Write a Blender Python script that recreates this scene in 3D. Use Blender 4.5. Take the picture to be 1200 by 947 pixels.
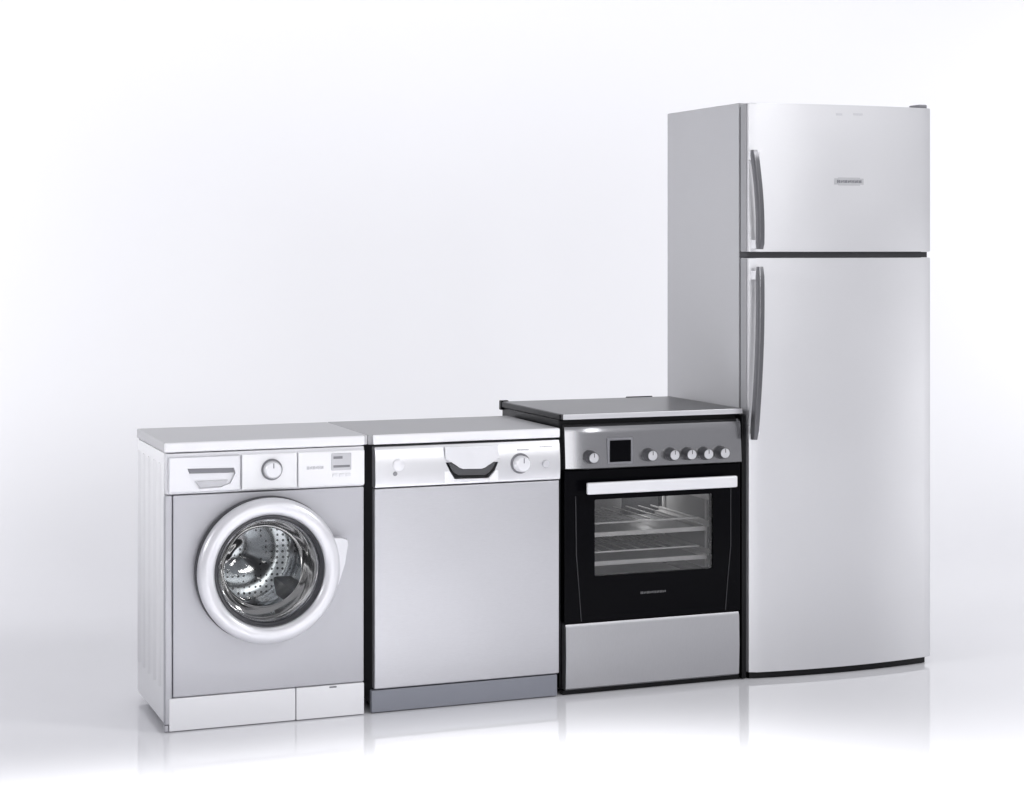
import bpy, bmesh, math
from mathutils import Vector, Matrix

for o in list(bpy.data.objects):
    bpy.data.objects.remove(o, do_unlink=True)
scene = bpy.context.scene
C = scene.collection

# ------------------------------------------------------------------ camera
cam_d = bpy.data.cameras.new('camera')
cam = bpy.data.objects.new('camera', cam_d)
C.objects.link(cam)
F_PX = 2201.0                       # focal length in pixels of a 1200 px wide picture
cam_d.sensor_fit = 'HORIZONTAL'
cam_d.sensor_width = 36.0
cam_d.lens = 36.0 * F_PX / 1200.0
cam_d.shift_y = -(473.5 - 290.0) / 1200.0
cam_d.clip_end = 100.0
cam.location = (-1.0454, -5.5651, 1.4420)
cam.rotation_euler = (math.radians(90), 0, -math.radians(21.116))
scene.camera = cam

# ------------------------------------------------------------------ world + lamps
world = bpy.data.worlds.new('World')
scene.world = world
world.use_nodes = True
bg = world.node_tree.nodes['Background']
bg.inputs['Color'].default_value = (0.955, 0.955, 1.0, 1)
bg.inputs['Strength'].default_value = 0.50


def area(name, loc, target, sx, sy, power, color=(1, 1, 1), spread=180):
    d = bpy.data.lights.new(name, 'AREA')
    d.shape = 'RECTANGLE'
    d.size = sx
    d.size_y = sy
    d.energy = power
    d.color = color
    d.spread = math.radians(spread)
    o = bpy.data.objects.new(name, d)
    C.objects.link(o)
    o.location = loc
    v = Vector(target) - Vector(loc)
    o.rotation_euler = v.to_track_quat('-Z', 'Y').to_euler()
    return o


area('key_softbox', (5.6, -4.4, 4.6), (1.2, 0, 0.5), 1.2, 1.2, 125)
area('front_softbox', (0.8, -6.6, 1.45), (0.8, 0, 1.2), 1.9, 2.7, 38)
area('high_softbox', (3.2, -6.2, 2.5), (2.0, 0, 1.6), 0.8, 1.0, 25)
area('right_fill', (6.7, -3.2, 0.6), (2.6, 0, 0.5), 0.8, 1.0, 10)
area('left_fill', (-4.5, -0.4, 2.6), (0.8, 0.3, 1.65), 1.2, 0.8, 7.5, spread=36)
area('backdrop_strip_left', (-2.4, 1.2, 1.9), (-1.1, 3.8, 1.5), 0.4, 2.6, 24, spread=110)
area('backdrop_strip_right', (7.6, 1.0, 1.9), (6.6, 3.8, 1.5), 0.4, 2.6, 24, spread=110)
area('backdrop_top', (2.2, 1.6, 4.3), (2.4, 3.6, 2.0), 5.6, 0.5, 29, spread=120)
fl = area('floor_top', (2.3, -1.72, 4.2), (2.3, -1.72, 0), 3.8, 0.5, 12, spread=34)
fl.rotation_euler = (0, 0, -math.radians(19))
fl = area('floor_left', (0.0, -1.12, 4.2), (0.0, -1.12, 0), 2.6, 0.4, 19, spread=28)
fl = area('floor_front', (1.25, -4.3, 4.2), (1.25, -4.3, 0), 1.1, 3.2, 24, spread=24)
fl.rotation_euler = (0, 0, math.radians(17))

scene.view_settings.view_transform = 'Standard'
scene.view_settings.look = 'None'
scene.view_settings.exposure = 0.10
scene.view_settings.gamma = 1.0
scene.view_settings.use_curve_mapping = False


# ------------------------------------------------------------------ materials
def mat(name, color, metallic=0.0, rough=0.5, bump=0.0, bump_scale=400.0, streak=None,
        var=0.0, coat=0.0, spec=0.5, aniso=0.0, amp=0.012, warp=0.0):
    m = bpy.data.materials.new(name)
    m.use_nodes = True
    nt = m.node_tree
    b = nt.nodes['Principled BSDF']
    b.inputs['Base Color'].default_value = (*color, 1)
    b.inputs['Metallic'].default_value = metallic
    b.inputs['Roughness'].default_value = rough
    b.inputs['Specular IOR Level'].default_value = spec
    b.inputs['Coat Weight'].default_value = coat
    b.inputs['Coat Roughness'].default_value = 0.08
    if aniso:
        b.inputs['Anisotropic'].default_value = aniso
    tc = nt.nodes.new('ShaderNodeTexCoord')
    mp = nt.nodes.new('ShaderNodeMapping')
    nt.links.new(tc.outputs['Object'], mp.inputs['Vector'])
    mp.inputs['Scale'].default_value = streak or (1, 1, 1)
    ns = nt.nodes.new('ShaderNodeTexNoise')
    ns.inputs['Scale'].default_value = bump_scale
    ns.inputs['Detail'].default_value = 3
    nt.links.new(mp.outputs['Vector'], ns.inputs['Vector'])
    if var:
        # fine grain plus large, faint unevenness of roughness and tone
        n2 = nt.nodes.new('ShaderNodeTexNoise')
        n2.inputs['Scale'].default_value = 3.0
        n2.inputs['Detail'].default_value = 4
        nt.links.new(tc.outputs['Object'], n2.inputs['Vector'])
        mr = nt.nodes.new('ShaderNodeMapRange')
        mr.inputs['To Min'].default_value = max(0.02, rough - amp)
        mr.inputs['To Max'].default_value = rough + amp
        nt.links.new(n2.outputs['Fac'], mr.inputs['Value'])
        nt.links.new(mr.outputs['Result'], b.inputs['Roughness'])
        mx = nt.nodes.new('ShaderNodeMix')
        mx.data_type = 'RGBA'
        nt.links.new(ns.outputs['Fac'], mx.inputs['Factor'])
        mx.inputs['A'].default_value = (*[c * (1 - var) for c in color], 1)
        mx.inputs['B'].default_value = (*[min(1, c * (1 + var)) for c in color], 1)
        nt.links.new(mx.outputs['Result'], b.inputs['Base Color'])
    if bump:
        bp = nt.nodes.new('ShaderNodeBump')
        bp.inputs['Strength'].default_value = bump
        bp.inputs['Distance'].default_value = 0.001
        nt.links.new(ns.outputs['Fac'], bp.inputs['Height'])
        nt.links.new(bp.outputs['Normal'], b.inputs['Normal'])
        if warp:
            # sheet metal is never quite flat
            n3 = nt.nodes.new('ShaderNodeTexNoise')
            n3.inputs['Scale'].default_value = 2.2
            n3.inputs['Detail'].default_value = 1
            nt.links.new(tc.outputs['Object'], n3.inputs['Vector'])
            b2 = nt.nodes.new('ShaderNodeBump')
            b2.inputs['Strength'].default_value = 1.0
            b2.inputs['Distance'].default_value = warp
            nt.links.new(n3.outputs['Fac'], b2.inputs['Height'])
            nt.links.new(b2.outputs['Normal'], bp.inputs['Normal'])
    return m


def pane_mat(name, tint, refl=1.0, rough=0.02, ior=1.5):
    """thin glazing: tinted see-through plus mirror reflection by Fresnel"""
    m = bpy.data.materials.new(name)
    m.use_nodes = True
    nt = m.node_tree
    nt.nodes.clear()
    out = nt.nodes.new('ShaderNodeOutputMaterial')
    tr = nt.nodes.new('ShaderNodeBsdfTransparent')
    tr.inputs['Color'].default_value = (*tint, 1)
    gl = nt.nodes.new('ShaderNodeBsdfGlossy')
    gl.inputs['Roughness'].default_value = rough
    gl.inputs['Color'].default_value = (refl, refl, refl, 1)
    fr = nt.nodes.new('ShaderNodeFresnel')
    fr.inputs['IOR'].default_value = ior
    mx = nt.nodes.new('ShaderNodeMixShader')
    nt.links.new(fr.outputs['Fac'], mx.inputs['Fac'])
    nt.links.new(tr.outputs['BSDF'], mx.inputs[1])
    nt.links.new(gl.outputs['BSDF'], mx.inputs[2])
    nt.links.new(mx.outputs['Shader'], out.inputs['Surface'])
    return m


def sweep_mat():
    """white studio sweep: polished acrylic under the appliances, matt paper towards the back"""
    m = mat('studio_sweep', (0.835, 0.835, 0.862), rough=0.1, spec=0.5)
    nt = m.node_tree
    b = nt.nodes['Principled BSDF']
    geo = nt.nodes.new('ShaderNodeNewGeometry')
    sep = nt.nodes.new('ShaderNodeSeparateXYZ')
    nt.links.new(geo.outputs['Position'], sep.inputs['Vector'])
    mr = nt.nodes.new('ShaderNodeMapRange')
    mr.interpolation_type = 'SMOOTHSTEP'
    mr.inputs['From Min'].default_value = 0.3
    mr.inputs['From Max'].default_value = 2.2
    mr.inputs['To Min'].default_value = 0.055
    mr.inputs['To Max'].default_value = 0.24
    nt.links.new(sep.outputs['Y'], mr.inputs['Value'])
    nt.links.new(mr.outputs['Result'], b.inputs['Roughness'])
    ms = nt.nodes.new('ShaderNodeMapRange')
    ms.interpolation_type = 'SMOOTHSTEP'
    ms.inputs['From Min'].default_value = 0.5
    ms.inputs['From Max'].default_value = 3.0
    ms.inputs['To Min'].default_value = 0.5
    ms.inputs['To Max'].default_value = 0.0
    nt.links.new(sep.outputs['Y'], ms.inputs['Value'])
    nt.links.new(ms.outputs['Result'], b.inputs['Specular IOR Level'])
    return m


M = dict(
    sweep=sweep_mat(),
    white=mat('white_enamel', (0.87, 0.87, 0.89), rough=0.32, var=0.015, bump=0.03, bump_scale=250),
    whiteplastic=mat('white_plastic', (0.86, 0.86, 0.885), rough=0.30, var=0.01, bump=0.02, bump_scale=500),
    topgrey=mat('shaded_worktop', (0.52, 0.52, 0.538), rough=0.45, var=0.02, bump=0.04, bump_scale=300),  # washer worktop: shade of the top face put into its grey
    topdark=mat('dark_shaded_worktop', (0.40, 0.40, 0.415), rough=0.5, var=0.02, bump=0.04, bump_scale=300),  # dishwasher worktop: darker grey carries the dim look of its top face
    lidsteel=mat('hob_lid_steel', (0.075, 0.075, 0.079), metallic=0.7, rough=0.3, var=0.05, bump=0.03, bump_scale=60, streak=(30, 1, 1)),
    silver=mat('silver_paint', (0.46, 0.46, 0.492), metallic=0.35, rough=0.38, var=0.03, bump=0.05, amp=0.05, warp=0.004, bump_scale=600),
    ring=mat('silver_door_ring', (0.70, 0.70, 0.735), metallic=0.35, rough=0.31, var=0.01, bump=0.02, bump_scale=500),
    silverlight=mat('pale_silver_paint', (0.76, 0.76, 0.79), metallic=0.2, rough=0.33, var=0.015, bump=0.02, bump_scale=600),
    steel=mat('brushed_steel', (0.53, 0.53, 0.558), metallic=0.85, rough=0.36, var=0.09, bump=0.10, amp=0.05, warp=0.006,
              bump_scale=60, streak=(1, 1, 30)),
    steelh=mat('brushed_steel_across', (0.455, 0.455, 0.475), metallic=0.85, rough=0.36, var=0.09, bump=0.10, amp=0.05, warp=0.006,
               bump_scale=60, streak=(30, 1, 1)),
    panelsteel=mat('dark_brushed_steel', (0.34, 0.34, 0.355), metallic=0.9, rough=0.17, var=0.04, bump=0.04,
                   bump_scale=60, streak=(30, 1, 1)),
    panellight=mat('satin_steel_fascia', (0.72, 0.72, 0.745), metallic=0.9, rough=0.31, var=0.02, bump=0.02, bump_scale=60, streak=(30, 1, 1)),
    chrome=mat('polished_steel', (0.72, 0.72, 0.75), metallic=1.0, rough=0.14, var=0.02, bump_scale=80),
    fridge=mat('fridge_steel_finish', (0.64, 0.64, 0.662), metallic=0.72, rough=0.38, var=0.03, bump=0.05, amp=0.05, warp=0.006,
               bump_scale=60, streak=(1, 1, 30)),
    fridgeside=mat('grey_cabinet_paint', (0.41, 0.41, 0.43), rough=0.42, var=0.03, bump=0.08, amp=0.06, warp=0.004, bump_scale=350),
    dark=mat('charcoal_sheet', (0.016, 0.016, 0.020), rough=0.5, var=0.05, bump=0.03),
    black=mat('black_enamel', (0.004, 0.004, 0.005), spec=0.2, rough=0.3, var=0.05, bump_scale=90),
    blackglass=mat('black_glass', (0.0025, 0.0025, 0.0035), spec=0.05, rough=0.06, var=0.05, bump_scale=30),
    rubber=mat('grey_rubber', (0.035, 0.036, 0.042), rough=0.42, var=0.08, bump=0.1, bump_scale=200),
    midgrey=mat('grey_plastic', (0.20, 0.20, 0.22), rough=0.4, var=0.03, bump=0.03),
    handle=mat('dark_satin_metal', (0.15, 0.15, 0.16), metallic=0.8, rough=0.33, var=0.03, bump_scale=90),
    kick=mat('slate_grey_kick_plate', (0.25, 0.26, 0.30), metallic=0.2, rough=0.35, var=0.03, bump=0.03),
    knobgrey=mat('dark_grey_plastic', (0.06, 0.06, 0.066), rough=0.35, var=0.03),
    badge=mat('grey_badge', (0.44, 0.44, 0.46), rough=0.4, var=0.02),
    dimprint=mat('dim_grey_print', (0.10, 0.10, 0.105), rough=0.5, var=0.02),
    doorside=mat('grey_door_edge_trim', (0.27, 0.27, 0.285), rough=0.4, var=0.02),
    ink=mat('grey_print', (0.26, 0.26, 0.28), rough=0.5, var=0.03),
    palegrey=mat('pale_grey_plastic', (0.55, 0.55, 0.58), rough=0.35, var=0.02),
    cavity=mat('oven_enamel', (0.30, 0.30, 0.30), rough=0.35, var=0.08, bump=0.05, bump_scale=120),
    trayflat=mat('dark_tray_enamel', (0.22, 0.22, 0.225), rough=0.5, var=0.05),
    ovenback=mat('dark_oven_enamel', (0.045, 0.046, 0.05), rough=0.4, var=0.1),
    tray=mat('oven_tray_steel', (0.72, 0.71, 0.71), metallic=0.3, rough=0.45, var=0.06, bump_scale=40),
    drum=mat('drum_steel', (0.58, 0.59, 0.605), metallic=1.0, rough=0.16, var=0.05, bump_scale=60),
    porthole=pane_mat('porthole_glass', (0.86, 0.88, 0.88), rough=0.08, ior=1.55, refl=0.6),
    ovenpane=pane_mat('oven_window_glass', (0.88, 0.88, 0.88), rough=0.02),
)


# small dark perforations of the drum sheet
nt = M['drum'].node_tree
vo = nt.nodes.new('ShaderNodeTexVoronoi')
vo.inputs['Scale'].default_value = 55
vo.inputs['Randomness'].default_value = 0.15
tcn = nt.nodes.new('ShaderNodeTexCoord')
nt.links.new(tcn.outputs['Object'], vo.inputs['Vector'])
lt = nt.nodes.new('ShaderNodeMath')
lt.operation = 'GREATER_THAN'
lt.inputs[1].default_value = 0.24
nt.links.new(vo.outputs['Distance'], lt.inputs[0])
mxn = nt.nodes.new('ShaderNodeMix')
mxn.data_type = 'RGBA'
mxn.inputs['A'].default_value = (0.09, 0.09, 0.095, 1)
nt.links.new(lt.outputs['Value'], mxn.inputs['Factor'])
pb = nt.nodes['Principled BSDF']
nt.links.new(pb.inputs['Base Color'].links[0].from_socket, mxn.inputs['B'])
nt.links.new(mxn.outputs['Result'], pb.inputs['Base Color'])


# ------------------------------------------------------------------ helpers
def add_box(bm, x0, x1, y0, y1, z0, z1, bev=0.0, seg=2, vertical_only=False):
    vs = [bm.verts.new((x, y, z)) for x in (x0, x1) for y in (y0, y1) for z in (z0, z1)]
    idx = [(0, 1, 3, 2), (4, 6, 7, 5), (0, 4, 5, 1), (2, 3, 7, 6), (0, 2, 6, 4), (1, 5, 7, 3)]
    fs = [bm.faces.new([vs[i] for i in f]) for f in idx]
    if bev:
        es = {e for f in fs for e in f.edges}
        if vertical_only:
            es = {e for e in es if abs(e.verts[0].co.z - e.verts[1].co.z) > 1e-6}
        bmesh.ops.bevel(bm, geom=list(es), offset=bev, segments=seg, profile=0.5, affect='EDGES')


def add_prism(bm, pts, axis, a0, a1, bev=0.0, seg=2):
    """polygon pts (2D) extruded along axis from a0 to a1. axis 'x': (y,z); 'y': (x,z); 'z': (x,y)"""
    def co(p, a):
        return {'x': (a, p[0], p[1]), 'y': (p[0], a, p[1]), 'z': (p[0], p[1], a)}[axis]
    A = [bm.verts.new(co(p, a0)) for p in pts]
    B = [bm.verts.new(co(p, a1)) for p in pts]
    n = len(pts)
    fs = [bm.faces.new(A), bm.faces.new(B[::-1])]
    for i in range(n):
        j = (i + 1) % n
        fs.append(bm.faces.new((A[i], B[i], B[j], A[j])))
    if bev:
        es = list(set(fs[0].edges) | set(fs[1].edges))
        bmesh.ops.bevel(bm, geom=es, offset=bev, segments=seg, profile=0.5, affect='EDGES')
    bmesh.ops.recalc_face_normals(bm, faces=bm.faces[:])


def add_lathe(bm, prof, cx, cz, n=64, y_off=0.0, close=False):
    """profile of (r, y) turned about an axis along Y through (cx, cz)"""
    rings = []
    for r, y in prof:
        if r < 1e-6:
            rings.append([bm.verts.new((cx, y + y_off, cz))])
        else:
            rings.append([bm.verts.new((cx + r * math.cos(2 * math.pi * k / n), y + y_off,
                                        cz + r * math.sin(2 * math.pi * k / n))) for k in range(n)])
    pairs = list(zip(rings, rings[1:]))
    if close:
        pairs.append((rings[-1], rings[0]))
    for A, B in pairs:
        for k in range(n):
            j = (k + 1) % n
            if len(A) == 1 and len(B) == 1:
                continue
            if len(A) == 1:
                bm.faces.new((A[0], B[j], B[k]))
            elif len(B) == 1:
                bm.faces.new((A[k], A[j], B[0]))
            else:
                bm.faces.new((A[k], A[j], B[j], B[k]))
    bmesh.ops.recalc_face_normals(bm, faces=bm.faces[:])


def add_tube(bm, pts, r, n=8):
    pts = [Vector(p) for p in pts]
    rings = []
    for i, p in enumerate(pts):
        t = (pts[min(i + 1, len(pts) - 1)] - pts[max(i - 1, 0)]).normalized()
        a = Vector((0, 0, 1)) if abs(t.z) < 0.9 else Vector((1, 0, 0))
        u = t.cross(a).normalized()
        v = t.cross(u).normalized()
        rings.append([bm.verts.new(p + r * (math.cos(2 * math.pi * k / n) * u + math.sin(2 * math.pi * k / n) * v))
                      for k in range(n)])
    for A, B in zip(rings, rings[1:]):
        for k in range(n):
            bm.faces.new((A[k], A[(k + 1) % n], B[(k + 1) % n], B[k]))
    bm.faces.new(rings[0])
    bm.faces.new(rings[-1][::-1])
    bmesh.ops.recalc_face_normals(bm, faces=bm.faces[:])


def obj(name, bm, material, parent=None, smooth=35, weighted=True):
    me = bpy.data.meshes.new(name)
    bm.to_mesh(me)
    bm.free()
    me.materials.append(M[material])
    if parent is not None:
        w = parent.location.copy()
        if parent.parent is not None:
            w += parent.parent.location
        me.transform(Matrix.Translation(-w))
    if smooth:
        for p in me.polygons:
            p.use_smooth = True
        me.set_sharp_from_angle(angle=math.radians(smooth))
    o = bpy.data.objects.new(name, me)
    C.objects.link(o)
    o.parent = parent
    if weighted and smooth:
        wn = o.modifiers.new('weighted', 'WEIGHTED_NORMAL')
        wn.keep_sharp = True
    return o


def box(name, material, parent, x0, x1, y0, y1, z0, z1, bev=0.0, seg=2, vertical_only=False):
    bm = bmesh.new()
    add_box(bm, x0, x1, y0, y1, z0, z1, bev, seg, vertical_only)
    return obj(name, bm, material, parent)


def prism(name, material, parent, pts, axis, a0, a1, bev=0.0, smooth=35):
    bm = bmesh.new()
    add_prism(bm, pts, axis, a0, a1, bev)
    return obj(name, bm, material, parent, smooth)


def lathe(name, material, parent, prof, cx, cz, n=64, close=False, smooth=40):
    bm = bmesh.new()
    add_lathe(bm, prof, cx, cz, n, 0.0, close)
    return obj(name, bm, material, parent, smooth, weighted=False)


def tube(name, material, parent, pts, r, n=10):
    bm = bmesh.new()
    add_tube(bm, pts, r, n)
    return obj(name, bm, material, parent, 50, weighted=False)


def cut(o, fill):
    """cut a shape out of o; fill(bm) adds the cutter in world coordinates"""
    bm = bmesh.new()
    fill(bm)
    me = bpy.data.meshes.new('cutter')
    bm.to_mesh(me)
    bm.free()
    me.materials.append(o.data.materials[0])
    c = bpy.data.objects.new('cutter', me)
    C.objects.link(c)
    md = o.modifiers.new('cut', 'BOOLEAN')
    md.object = c
    md.operation = 'DIFFERENCE'
    md.solver = 'EXACT'
    others = [m for m in o.modifiers if m != md]
    for m in others:
        m.show_viewport = False
    bpy.context.view_layer.update()
    dg = bpy.context.evaluated_depsgraph_get()
    new = bpy.data.meshes.new_from_object(o.evaluated_get(dg))
    o.modifiers.remove(md)
    for m in others:
        m.show_viewport = True
    o.data = new
    for p in new.polygons:
        p.use_smooth = True
    new.set_sharp_from_angle(angle=math.radians(35))
    bpy.data.objects.remove(c, do_unlink=True)


def thing(name, label, cat, loc):
    o = bpy.data.objects.new(name, None)
    C.objects.link(o)
    o.location = loc
    o['label'] = label
    o['category'] = cat
    bpy.context.view_layer.update()
    return o


def lettering(name, material, parent, x0, x1, z0, z1, y, n, thick=0.0012, surf=None):
    """small illegible raised lettering: a row of letter-sized marks"""
    bm = bmesh.new()
    w = (x1 - x0) / n
    h = z1 - z0
    for i in range(n):
        a = x0 + i * w + w * 0.10
        b = x0 + (i + 1) * w - w * 0.10
        t = h * (0.0, 0.12, 0.05, 0.16)[i % 4]
        c = (a + b) / 2
        g = (b - a) * (0.10, 0.16, 0.06)[i % 3]
        segs = [(a, c - g, z0 + t * 0.4, z1 - t), (c + g, b, z0 + t, z1 - t * 0.3), (c - g, c + g, z0 + h * 0.4, z0 + h * 0.62)]
        yy = y if surf is None else surf((a + b) / 2)
        for q in segs:
            add_box(bm, q[0], q[1], yy - thick, yy + 0.0008, q[2], q[3])
    return obj(name, bm, material, parent, 0)


def structure(name, bm, material):
    o = obj(name, bm, material, None, 60, weighted=False)
    o['kind'] = 'structure'
    return o


# ------------------------------------------------------------------ setting: studio sweep
bm = bmesh.new()
X0, X1, YF, YB = -7.0, 12.0, -9.0, 1.7
v = [bm.verts.new(p) for p in ((X0, YF, 0), (X1, YF, 0), (X1, YB, 0), (X0, YB, 0))]
bm.faces.new(v)
structure('floor', bm, 'sweep')
bm = bmesh.new()
prof = [(YB, 0.0)]
STEPS, LEN = 72, 3.4
for k in range(STEPS):
    q = (k + 0.5) / STEPS
    a = math.pi / 2 * (q * q * (3 - 2 * q))      # curvature starts and ends at zero
    y, z = prof[-1]
    prof.append((y + LEN / STEPS * math.cos(a), z + LEN / STEPS * math.sin(a)))
prof.append((prof[-1][0], 5.4))
rows = [[bm.verts.new((x, y, z)) for x in (X0, X1)] for y, z in prof]
for A, B in zip(rows, rows[1:]):
    bm.faces.new((A[0], A[1], B[1], B[0]))
structure('backdrop', bm, 'sweep')

# ================================================================== washing machine
W = thing('washing_machine', 'silver front loading washing machine with round porthole door, at the left end of the row',
          'washing machine', (0.309, 0.24, 0))
wx0, wx1 = 0.002, 0.616
body = box('cabinet', 'white', W, wx0, wx1, 0.028, 0.475, 0.022, 0.830, 0.006)
DX, DZ = 0.308, 0.471
cut(body, lambda bm: add_lathe(bm, [(0, -0.05), (0.196, -0.05), (0.196, 0.42), (0, 0.42)], DX, DZ, 64))
# pressed ribs of the left side panel
for k, (ya, yb) in enumerate(((0.065, 0.100), (0.155, 0.190), (0.245, 0.280), (0.335, 0.370), (0.415, 0.450))):
    prism('side_rib', 'white', W, [(wx0 + 0.001, ya), (wx0 - 0.006, ya + 0.012), (wx0 - 0.006, yb - 0.012), (wx0 + 0.001, yb)],
          'z', 0.125, 0.795, 0.0)
box('side_corner_post', 'silver', W, wx0 - 0.001, wx0 + 0.022, 0.006, 0.0275, 0.022, 0.705, 0.005, 3)
wt = box('worktop', 'topgrey', W, 0.0, 0.6305, 0.0145, 0.478, 0.832, 0.862, 0.004, 3)
box('front_edge', 'whiteplastic', wt, 0.0, 0.618, 0.0, 0.014, 0.832, 0.8615, 0.005, 3)
front = box('front_panel', 'silver', W, wx0 + 0.0235, wx1, 0.005, 0.0275, 0.1025, 0.7045, 0.004)
cut(front, lambda bm: add_lathe(bm, [(0, -0.05), (0.190, -0.05), (0.190, 0.1), (0, 0.1)], DX, DZ, 64))
panel = box('control_panel', 'silverlight', W, wx0 + 0.004, wx1, 0.004, 0.0275, 0.7075, 0.829, 0.003)
# detergent drawer with a scooped grip
drawer = box('detergent_drawer', 'ring', W, 0.010, 0.2265, -0.009, 0.0035, 0.713, 0.819, 0.004, 3)


def scoop(bm):
    pts = [(0.066, 0.784), (0.206, 0.781), (0.211, 0.765), (0.196, 0.735), (0.165, 0.724), (0.100, 0.722), (0.078, 0.742)]
    add_prism(bm, pts, 'y', -0.03, 0.0015)


cut(drawer, scoop)
prism('grip_lip', 'midgrey', drawer, [(0.068, 0.7835), (0.2055, 0.7805), (0.2075, 0.766), (0.074, 0.7685)], 'y', -0.006, 0.001, 0.001)
prism('grip_shelf', 'palegrey', drawer, [(0.090, 0.745), (0.190, 0.745), (0.180, 0.727), (0.105, 0.7255)], 'y', -0.003, 0.001, 0.001)
mid = box('dial_panel', 'whiteplastic', W, 0.2305, 0.4005, -0.009, 0.0035, 0.713, 0.819, 0.003, 3)
dial = lathe('program_dial', 'silverlight', W, [(0, -0.034), (0.022, -0.034), (0.025, -0.031), (0.0265, -0.012), (0.0265, -0.0085)], 0.322, 0.771, 40)
lathe('dial_ring', 'midgrey', dial, [(0.0275, -0.0095), (0.0275, -0.0125), (0.0325, -0.0125), (0.0325, -0.0095)], 0.322, 0.771, 40)
box('dial_pointer', 'midgrey', dial, 0.3205, 0.3235, -0.0352, -0.0338, 0.777, 0.792)
right = box('display_panel', 'whiteplastic', W, 0.4045, wx1 - 0.002, -0.009, 0.0035, 0.713, 0.819, 0.003, 3)
disp = box('display_window', 'palegrey', right, 0.508, 0.571, -0.0115, -0.0085, 0.760, 0.812, 0.002)
box('display_bar', 'midgrey', right, 0.514, 0.566, -0.0128, -0.0112, 0.7685, 0.7755, 0.0005)
box('display_bar', 'midgrey', right, 0.514, 0.543, -0.0128, -0.0112, 0.795, 0.803, 0.0005)
for k in range(3):
    box('button', 'silverlight', right, 0.512 + 0.021 * k, 0.527 + 0.021 * k, -0.0125, -0.0085, 0.741, 0.750, 0.001)
lettering('brand_lettering', 'palegrey', right, 0.430, 0.484, 0.7655, 0.7755, -0.009, 6)
# porthole door
door = lathe('porthole_door', 'ring', W,
             [(0.170, -0.030), (0.2185, -0.030), (0.2190, -0.040), (0.2165, -0.050), (0.208, -0.058), (0.195, -0.0615),
              (0.180, -0.0590), (0.1705, -0.0525), (0.1685, -0.045)], DX, DZ, 96, close=True, smooth=60)
lathe('door_rim', 'rubber', door, [(0.195, 0.003), (0.2190, 0.0035), (0.2215, -0.010), (0.2200, -0.0295), (0.195, -0.0295)], DX, DZ, 96, close=True)
lathe('door_bezel', 'rubber', door, [(0.1680, -0.020), (0.1680, -0.0475), (0.1645, -0.0480), (0.1585, -0.034), (0.1575, -0.020)],
      DX, DZ, 96, close=True, smooth=60)
lathe('bezel_trim', 'chrome', door, [(0.1570, -0.020), (0.1575, -0.0335), (0.1550, -0.0350), (0.1500, -0.028), (0.1490, -0.020)],
      DX, DZ, 96, close=True, smooth=60)
# moulded glass bowl, with a sloped and rippled bottom
bm = bmesh.new()
bowl = [(0.1485, -0.026), (0.146, -0.020), (0.142, -0.005), (0.137, 0.02), (0.130, 0.045), (0.120, 0.064)]
bowl += [(0.120 * (1 - k / 14), 0.064 + 0.022 * (1 - (1 - k / 14) ** 2)) for k in range(1, 15)]
add_lathe(bm, bowl, DX, DZ, 96)
for vv in bm.verts:
    dxr, dzr = vv.co.x - DX, vv.co.z - DZ
    r = math.hypot(dxr, dzr)
    wgt = max(0.0, min(1.0, (0.128 - r) / 0.05))
    wgt = wgt * wgt * (3 - 2 * wgt)
    vv.co.y += wgt * (0.009 * math.sin(46 * dzr + 9 * dxr + 0.6) + 0.003 * math.sin(31 * dxr - 30 * dzr) + 0.10 * dzr)
obj('glass_bowl', bm, 'porthole', door, 80, weighted=False)
lathe('door_seal', 'rubber', W, [(0.150, 0.008), (0.188, 0.010), (0.188, 0.04), (0.175, 0.052), (0.158, 0.05), (0.152, 0.03)],
      DX, DZ, 64, close=True, smooth=60)
# door pull on the right of the ring
prism('door_pull', 'ring', door,
      [(0.503, 0.560), (0.530, 0.558), (0.549, 0.552), (0.552, 0.535), (0.540, 0.480), (0.520, 0.420), (0.492, 0.365),
       (0.455, 0.318), (0.435, 0.318), (0.470, 0.370), (0.500, 0.430), (0.512, 0.500)], 'y', -0.050, -0.012, 0.004)
drum = lathe('drum', 'drum', W, [(0.176, 0.056), (0.186, 0.062), (0.190, 0.08), (0.190, 0.36), (0.170, 0.385), (0.10, 0.392), (0.06, 0.375), (0, 0.37)],
             DX, DZ, 64, smooth=60)
for k in range(3):
    a0 = math.radians(80 + 120 * k)
    pts = []
    for r, da in ((0.189, -0.20), (0.150, -0.07), (0.142, 0.0), (0.150, 0.07), (0.189, 0.20)):
        pts.append((DX + r * math.cos(a0 + da), DZ + r * math.sin(a0 + da)))
    prism('drum_paddle', 'midgrey', drum, pts, 'y', 0.085, 0.355, 0.004)
kp = box('kick_panel', 'whiteplastic', W, wx0 + 0.012, 0.3995, 0.004, 0.0275, 0.003, 0.1005, 0.003)
flap = box('service_flap', 'whiteplastic', W, 0.4015, wx1, 0.002, 0.0275, 0.003, 0.1005, 0.003)
box('flap_notch', 'midgrey', flap, 0.505, 0.528, 0.001, 0.004, 0.0925, 0.0975, 0.0008)
box('bottom_corner_post', 'silver', W, wx0 - 0.001, wx0 + 0.0105, 0.006, 0.0275, 0.003, 0.0215, 0.002)
for x in (0.06, 0.555):
    for y in (0.075, 0.43):
        bm = bmesh.new()
        n = 20
        bmesh.ops.create_cone(bm, segments=n, radius1=0.024, radius2=0.018, depth=0.0225, cap_ends=True,
                              matrix=Matrix.Translation((x, y, 0.01125)))
        obj('foot', bm, 'rubber', W)

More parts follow.
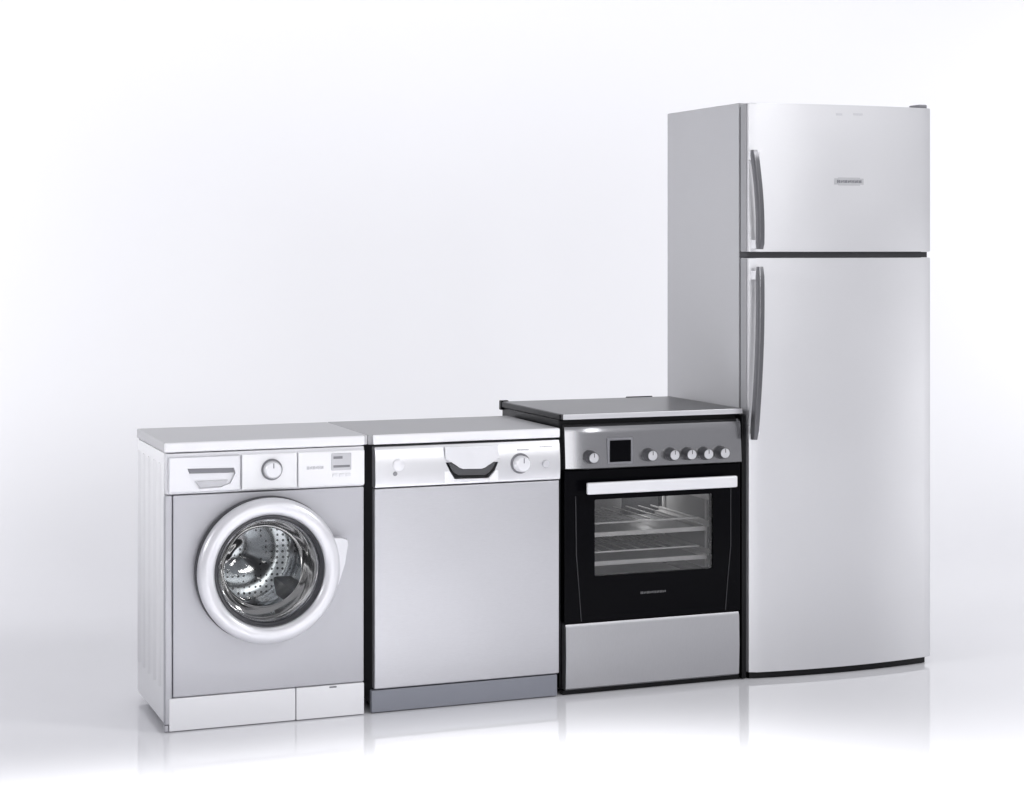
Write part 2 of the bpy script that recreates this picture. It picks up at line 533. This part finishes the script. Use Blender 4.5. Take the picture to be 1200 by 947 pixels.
# ================================================================== dishwasher
D = thing('dishwasher', 'silver dishwasher with grip handle and one dial, between washing machine and oven',
          'dishwasher', (0.955, 0.24, 0))
dx0, dx1 = 0.645, 1.270
box('cabinet', 'dark', D, dx0 + 0.006, dx1 - 0.006, 0.030, 0.475, 0.020, 0.830, 0.004)  # cabinet coloured dark to stand in for shade in the gap beside it
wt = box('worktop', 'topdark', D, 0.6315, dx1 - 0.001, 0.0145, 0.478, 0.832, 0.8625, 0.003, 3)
box('front_edge', 'whiteplastic', wt, dx0, dx1, 0.0, 0.014, 0.832, 0.8620, 0.005, 3)
# bowed control panel: profile in (y, z)
pp = [(0.0285, 0.6985), (0.000, 0.6985), (-0.006, 0.7005), (-0.0085, 0.706), (-0.0095, 0.735), (-0.0080, 0.775), (-0.004, 0.812), (0.002, 0.8245), (0.0285, 0.8245)]
cp = prism('control_panel', 'panellight', D, pp, 'x', dx0 + 0.004, dx1 - 0.004, 0.001, smooth=30)
cut(cp, lambda bm: add_prism(bm, [(0.878, 0.769), (1.054, 0.764), (1.042, 0.738), (1.020, 0.714), (0.908, 0.716), (0.892, 0.740)], 'y', -0.05, 0.020))
gp = prism('grip_recess', 'dark', D, [(0.879, 0.7685), (1.053, 0.7635), (1.0415, 0.7385), (1.0195, 0.7145), (0.9085, 0.7165), (0.893, 0.7405)], 'y', 0.0145, 0.0195)
grip = prism('grip_handle', 'silverlight', D,
             [(0.874, 0.819), (1.052, 0.817), (1.054, 0.774), (1.036, 0.770), (1.022, 0.758), (1.008, 0.7485), (0.996, 0.745), (0.934, 0.747), (0.922, 0.751), (0.910, 0.760), (0.898, 0.772), (0.876, 0.778)],
             'y', -0.0165, -0.0085, 0.003)
prism('grip_bar', 'knobgrey', grip, [(0.886, 0.7665), (0.901, 0.7660), (0.912, 0.7540), (0.926, 0.7450), (1.000, 0.7430), (1.014, 0.7500), (1.030, 0.7630), (1.043, 0.7630), (1.036, 0.7480), (1.024, 0.7330), (1.008, 0.7255), (0.922, 0.7275), (0.906, 0.7350), (0.894, 0.7510)],
      'y', -0.013, -0.0045, 0.002)
prism('grip_end', 'whiteplastic', D, [(0.874, 0.742), (0.889, 0.742), (0.906, 0.7155), (0.906, 0.706), (0.874, 0.706)], 'y', -0.0125, -0.0055, 0.002)
prism('grip_end', 'whiteplastic', D, [(1.043, 0.738), (1.053, 0.738), (1.053, 0.704), (1.022, 0.704), (1.022, 0.7130)], 'y', -0.0125, -0.0055, 0.002)
dial = lathe('program_dial', 'silverlight', D, [(0, -0.044), (0.021, -0.044), (0.0245, -0.040), (0.026, -0.012), (0.026, -0.006)], 1.128, 0.756, 40)
lathe('dial_ring', 'midgrey', dial, [(0.0262, -0.006), (0.0262, -0.0125), (0.0325, -0.0125), (0.0325, -0.006)], 1.128, 0.756, 40, close=True)
box('dial_pointer', 'midgrey', dial, 1.1265, 1.1295, -0.0452, -0.0436, 0.760, 0.776)
lathe('button', 'palegrey', D, [(0, -0.016), (0.011, -0.016), (0.013, -0.014), (0.013, -0.006)], 1.216, 0.751, 28)
lathe('indicator_lamp', 'ink', D, [(0, -0.0125), (0.006, -0.0125), (0.007, -0.011), (0.007, -0.004)], 0.712, 0.741, 20)
lathe('power_button', 'silverlight', D, [(0, -0.0125), (0.017, -0.0125), (0.019, -0.011), (0.019, -0.005)], 0.724, 0.768, 28)
lettering('dial_lettering', 'palegrey', D, 1.118, 1.160, 0.796, 0.802, -0.0052, 6)
lettering('panel_lettering', 'palegrey', D, 1.195, 1.240, 0.803, 0.808, -0.0042, 6)
dd = box('door_panel', 'steel', D, dx0 + 0.004, dx1 - 0.003, 0.001, 0.0285, 0.0755, 0.6955, 0.004, 3)
box('kick_plate', 'kick', D, dx0 - 0.004, dx1 - 0.008, 0.006, 0.0285, 0.003, 0.0715, 0.003)
for x in (0.70, 1.215):
    for y in (0.09, 0.43):
        bm = bmesh.new()
        bmesh.ops.create_cone(bm, segments=20, radius1=0.022, radius2=0.017, depth=0.0205, cap_ends=True,
                              matrix=Matrix.Translation((x, y, 0.01025)))
        obj('foot', bm, 'rubber', D)

# ================================================================== oven
O = thing('freestanding_oven', 'steel cooker with black glass oven door and knobs, standing beside the tall fridge', 'oven', (1.605, 0.28, 0))
ox0, ox1 = 1.281, 1.927
cab = box('cabinet', 'black', O, ox0 + 0.002, ox1 - 0.002, 0.040, 0.56, 0.016, 0.884, 0.003)
cx0, cx1, cz0, cz1 = 1.365, 1.848, 0.335, 0.650
cut(cab, lambda bm: add_box(bm, cx0, cx1, -0.05, 0.47, cz0, cz1, 0.03, 4))
# enamelled liner of the oven cavity
bm = bmesh.new()
add_box(bm, cx0 + 0.001, cx1 - 0.001, 0.041, 0.469, cz0 + 0.001, cz1 - 0.001)
fr = [f for f in bm.faces if all(abs(v.co.y - 0.041) < 1e-5 for v in f.verts)]
bmesh.ops.delete(bm, geom=fr, context='FACES_ONLY')
bmesh.ops.reverse_faces(bm, faces=bm.faces[:])
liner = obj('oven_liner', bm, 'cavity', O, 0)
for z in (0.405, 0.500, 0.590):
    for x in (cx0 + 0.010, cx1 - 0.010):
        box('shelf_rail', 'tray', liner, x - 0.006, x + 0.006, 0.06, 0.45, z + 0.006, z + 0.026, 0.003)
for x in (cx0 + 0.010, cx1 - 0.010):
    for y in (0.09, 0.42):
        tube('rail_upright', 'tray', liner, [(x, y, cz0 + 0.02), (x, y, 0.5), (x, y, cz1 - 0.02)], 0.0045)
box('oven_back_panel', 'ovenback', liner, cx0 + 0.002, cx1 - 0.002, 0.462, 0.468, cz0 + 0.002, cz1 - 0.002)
for z in (0.402, 0.497):
    tr = bmesh.new()
    add_box(tr, cx0 + 0.018, cx1 - 0.018, 0.0755, 0.45, z, z + 0.004)
    tray = obj('baking_tray', tr, 'trayflat', O)
    tr = bmesh.new()
    add_box(tr, cx0 + 0.018, cx1 - 0.018, 0.067, 0.0745, z - 0.003, z + 0.012, 0.002)
    obj('tray_rim', tr, 'tray', tray)
    tr = bmesh.new()
    add_box(tr, cx1 - 0.030, cx1 - 0.018, 0.0755, 0.45, z + 0.0045, z + 0.016, 0.002)
    obj('tray_rim', tr, 'tray', tray)
    tr = bmesh.new()
    add_box(tr, cx0 + 0.018, cx0 + 0.030, 0.0755, 0.45, z + 0.0045, z + 0.016, 0.002)
    obj('tray_rim', tr, 'tray', tray)
    # wire shelf laid on the rails above each tray: cross wires
    shelf = bmesh.new()
    add_box(shelf, cx0 + 0.030, cx1 - 0.030, 0.10, 0.106, z + 0.034, z + 0.039)
    for q in range(9):
        xx = cx0 + 0.05 + q * (cx1 - cx0 - 0.1) / 8
        add_box(shelf, xx - 0.0018, xx + 0.0018, 0.107, 0.44, z + 0.034, z + 0.038)
    ws = obj('wire_shelf', shelf, 'tray', O, 0)
lamp = lathe('oven_lamp', 'palegrey', liner, [(0, 0.448), (0.016, 0.450), (0.022, 0.458), (0.024, 0.4685)], 1.770, 0.610, 24)
ld = bpy.data.lights.new('oven_lamp_bulb', 'POINT')
ld.energy = 0.38
ld.shadow_soft_size = 0.015
lo = bpy.data.objects.new('oven_lamp_bulb', ld)
C.objects.link(lo)
lo.location = (1.770, 0.425, 0.615)
lathe('fan_cover', 'trayflat', liner, [(0, 0.449), (0.06, 0.449), (0.09, 0.454), (0.095, 0.4615)], 1.60, 0.545, 40)
# control panel
pp = [(0.0385, 0.7265), (0.000, 0.7265), (-0.0030, 0.7290), (-0.00275, 0.7330), (0.0044, 0.8390), (0.005, 0.848), (0.009, 0.862), (0.018, 0.870), (0.0385, 0.872)]
bm = bmesh.new()
n = 26
xs = [ox0 + 0.012 + (ox1 - ox0 - 0.016) * k / n for k in range(n + 1)]
rows = []
for x in xs:
    dy = 0.9 * max(0.0, 1.42 - x) ** 2          # the left end of the fascia curves back
    rows.append([bm.verts.new((x, y + (dy if y < 0.03 else 0), z)) for y, z in pp])
for A, B in zip(rows, rows[1:]):
    for k in range(len(pp)):
        j = (k + 1) % len(pp)
        bm.faces.new((A[k], B[k], B[j], A[j]))
bm.faces.new(rows[0])
bm.faces.new(rows[-1][::-1])
bmesh.ops.recalc_face_normals(bm, faces=bm.faces[:])
obj('control_panel', bm, 'panelsteel', O, 30, weighted=False)
bez = box('clock_display', 'midgrey', O, 1.434, 1.524, -0.0045, 0.006, 0.739, 0.824, 0.002)
box('display_glass', 'blackglass', bez, 1.4415, 1.5165, -0.0065, -0.004, 0.7465, 0.8165, 0.001)
for kx, kz in ((1.372, 0.766), (1.580, 0.765), (1.660, 0.764), (1.722, 0.763), (1.783, 0.762), (1.844, 0.763)):
    kn = lathe('knob', 'knobgrey', O, [(0, -0.036), (0.0165, -0.036), (0.0180, -0.034), (0.0195, -0.012), (0.0215, -0.010), (0.0225, 0.0045)], kx, kz, 36)
    lathe('knob_face', 'panellight', kn, [(0, -0.0395), (0.0145, -0.0395), (0.0160, -0.0380), (0.0160, -0.0362)], kx, kz, 36)
    box('knob_mark', 'knobgrey', kn, kx - 0.0012, kx + 0.0012, -0.0402, -0.0394, kz + 0.002, kz + 0.0145)
# door: black glass sheet with the window left clear
od = box('oven_door', 'blackglass', O, ox0 + 0.006, ox1 - 0.004, 0.006, 0.0385, 0.232, 0.7225, 0.003)
wx = (1.393, 1.822, 0.377, 0.626)
cut(od, lambda bm: add_box(bm, wx[0], wx[1], -0.05, 0.1, wx[2], wx[3], 0.004, 2))
box('window_pane', 'ovenpane', od, wx[0] - 0.001, wx[1] + 0.001, 0.012, 0.015, wx[2] - 0.001, wx[3] + 0.001)
bm = bmesh.new()
add_box(bm, 1.345, 1.884, -0.050, -0.034, 0.650, 0.688, 0.005, 3)
hd = obj('door_handle', bm, 'silverlight', od)
for x in (1.375, 1.850):
    box('handle_post', 'midgrey', od, x - 0.010, x + 0.010, -0.0335, 0.0055, 0.659, 0.679, 0.002)
for pts in (((1.325, 0.0045, 0.64), (1.328, 0.0045, 0.45), (1.340, 0.0045, 0.30), (1.345, 0.0045, 0.236)),
            ((1.886, 0.0045, 0.64), (1.886, 0.0045, 0.45), (1.873, 0.0045, 0.32), (1.866, 0.0045, 0.236))):
    tube('door_edge_line', 'dark', od, pts, 0.0018, 6)
lettering('brand_lettering', 'dimprint', od, 1.555, 1.648, 0.310, 0.318, 0.006, 8)
# drawer, slightly bowed
pp = [(0.0385, 0.016), (0.012, 0.016), (0.004, 0.022), (0.001, 0.12), (0.003, 0.215), (0.008, 0.2275), (0.0385, 0.2275)]
prism('storage_drawer', 'steelh', O, pp, 'x', ox0 + 0.010, ox1 - 0.010, 0.001, smooth=30)
box('plinth', 'black', O, ox0 + 0.003, ox1 - 0.003, 0.014, 0.0395, 0.002, 0.0145, 0.001)
box('gap_strip', 'black', O, ox1 + 0.0005, ox1 + 0.0165, 0.004, 0.40, 0.003, 0.884, 0.002)  # black strip closing most of the gap to the fridge
# hob with closed lid
hob = box('hob_plate', 'black', O, ox0 + 0.006, ox1 - 0.006, 0.014, 0.555, 0.8845, 0.8875, 0.001)
lid = box('hob_lid', 'lidsteel', O, ox0 - 0.002, ox1 - 0.002, 0.0, 0.545, 0.888, 0.906, 0.003, 3)
box('lid_edge', 'black', lid, ox0 - 0.0055, ox0 - 0.0025, 0.02, 0.545, 0.887, 0.904, 0.001)
box('lid_front_trim', 'panellight', lid, ox0 - 0.002, ox1 - 0.002, -0.0045, -0.0005, 0.8885, 0.9055, 0.0015)
bm = bmesh.new()
add_tube(bm, [(ox0 + 0.475, 0.553, 0.9015), (ox0 + 0.525, 0.553, 0.9015), (ox0 + 0.575, 0.553, 0.9015)], 0.0072, 16)
obj('lid_hinge', bm, 'black', O)
box('lid_corner', 'black', O, ox0 - 0.008, ox0 + 0.022, 0.546, 0.566, 0.876, 0.909, 0.003)
for x in (1.33, 1.88):
    for y in (0.10, 0.51):
        bm = bmesh.new()
        bmesh.ops.create_cone(bm, segments=20, radius1=0.022, radius2=0.018, depth=0.0165, cap_ends=True,
                              matrix=Matrix.Translation((x, y, 0.00825)))
        obj('foot', bm, 'rubber', O)

# ================================================================== fridge
Fr = thing('fridge', 'tall silver fridge with freezer door on top and two dark handles at the right end',
           'fridge', (2.307, 0.32, 0))
fx0, fx1 = 1.950, 2.665
BULGE = 0.030


def curve_y(x, base=0.0, bulge=BULGE):
    t = (x - (fx0 + fx1) / 2) / ((fx1 - fx0) / 2)
    return base - bulge * (1 - t * t)


def door_profile(x0, x1, back, inset=0.0, n=28):
    pts = [(x0, back)]
    for k in range(n + 1):
        x = x0 + (x1 - x0) * k / n
        y = curve_y(x) + inset
        e = min(x - x0, x1 - x)
        if e < 0.008:
            y += 0.008 - math.sqrt(max(0, 0.008 ** 2 - (0.008 - e) ** 2))
        pts.append((x, y))
    pts.insert(2, (x0 + 0.003, curve_y(x0 + 0.003) + inset + 0.0022))
    pts.insert(-1, (x1 - 0.003, curve_y(x1 - 0.003) + inset + 0.0022))
    pts.append((x1, back))
    return pts


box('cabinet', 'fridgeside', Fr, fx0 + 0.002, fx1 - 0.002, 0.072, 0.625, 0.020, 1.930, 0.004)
box('gasket', 'rubber', Fr, fx0 + 0.006, fx1 - 0.006, 0.0535, 0.0715, 0.045, 1.915)
fz = prism('freezer_door', 'fridge', Fr, door_profile(fx0, fx1, 0.053), 'z', 1.4275, 1.925, 0.003, smooth=25)
fd = prism('fridge_door', 'fridge', Fr, door_profile(fx0, fx1, 0.053), 'z', 0.022, 1.4065, 0.003, smooth=25)
prism('door_divider', 'dark', Fr, door_profile(fx0 + 0.004, fx1 - 0.004, 0.0715, 0.014), 'z', 1.4075, 1.4265, 0.0)
prism('plinth', 'black', Fr, door_profile(fx0 + 0.004, fx1 - 0.02, 0.0715, 0.006), 'z', 0.0015, 0.0205, 0.0)
for x in (2.01, 2.60):
    for y in (0.12, 0.57):
        bm = bmesh.new()
        bmesh.ops.create_cone(bm, segments=20, radius1=0.022, radius2=0.018, depth=0.0205, cap_ends=True,
                              matrix=Matrix.Translation((x, y, 0.01025)))
        obj('foot', bm, 'rubber', Fr)
box('door_edge_trim', 'doorside', fz, fx0 - 0.0015, fx0 - 0.0003, 0.010, 0.052, 1.4295, 1.923)
box('door_edge_trim', 'doorside', fd, fx0 - 0.0015, fx0 - 0.0003, 0.010, 0.052, 0.024, 1.4045)
bm = bmesh.new()
add_box(bm, fx1 - 0.045, fx1 - 0.010, 0.008, 0.070, 1.9255, 1.938, 0.004, 3)
obj('hinge_cover', bm, 'midgrey', Fr)
bm = bmesh.new()
for k in range(8):
    xa = 2.262 + 0.0142 * k
    add_box(bm, xa, xa + 0.01425, curve_y(xa + 0.007) - 0.0012, curve_y(xa + 0.007) + 0.002, 1.652 + (0.003 if k in (0, 7) else 0), 1.679 - (0.003 if k in (0, 7) else 0))
obj('brand_badge', bm, 'badge', fz, 0)
lettering('brand_lettering', 'midgrey', fz, 2.270, 2.368, 1.6605, 1.6705, 0, 7, thick=0.0022, surf=lambda x: curve_y(x))
for (xa, xb, z) in ((2.268, 2.292, 1.893), (2.335, 2.372, 1.895)):  # small pale marks standing in for reflections on the freezer door
    bm = bmesh.new()
    xm = (xa + xb) / 2
    add_box(bm, xa, xb, curve_y(xm) - 0.0012, curve_y(xm) + 0.001, z - 0.004, z + 0.004, 0.0006)
    obj('door_reflection', bm, 'palegrey', fz)


def fridge_handle(parent, z0, z1, seam_top):
    """bowed bar; the end at the seam stands closest to the door, the far end leans out to the left"""
    bm = bmesh.new()
    n = 18
    rings = []
    for k in range(n + 1):
        t = k / n
        z = z0 + (z1 - z0) * t
        s = t if seam_top else 1 - t             # 1 at the seam end
        x = 1.946 + 0.022 * math.sin(s * math.pi / 2)
        yo = -0.046 - 0.007 * math.sin(math.pi * t)
        w, d = 0.024, 0.034
        e = min(t, 1 - t)
        if e < 0.03:
            d *= 0.7
            w *= 0.8
        rings.append([bm.verts.new((x + a * w / 2, yo + b * d / 2, z)) for a, b in
                      ((-1, -.5), (-.6, -1), (.6, -1), (1, -.5), (1, .5), (.6, 1), (-.6, 1), (-1, .5))])
    for A, B in zip(rings, rings[1:]):
        for k in range(8):
            bm.faces.new((A[k], A[(k + 1) % 8], B[(k + 1) % 8], B[k]))
    bm.faces.new(rings[0])
    bm.faces.new(rings[-1][::-1])
    bmesh.ops.recalc_face_normals(bm, faces=bm.faces[:])
    h = obj('door_handle', bm, 'handle', parent, 50)
    for t in (0.05, 0.95):
        z = z0 + (z1 - z0) * t
        s = t if seam_top else 1 - t
        x = max(1.963, 1.950 + 0.020 * math.sin(s * math.pi / 2))
        bm = bmesh.new()
        add_box(bm, x - 0.011, x + 0.011, -0.036, curve_y(x) + 0.006, z - 0.015, z + 0.015, 0.003)
        obj('handle_mount', bm, 'silverlight', parent)


fridge_handle(fz, 1.436, 1.765, False)
fridge_handle(fd, 0.805, 1.378, True)

scene.render.resolution_x = 1024
scene.render.resolution_y = 808
scene.render.resolution_percentage = 100
scene.render.engine = 'CYCLES'
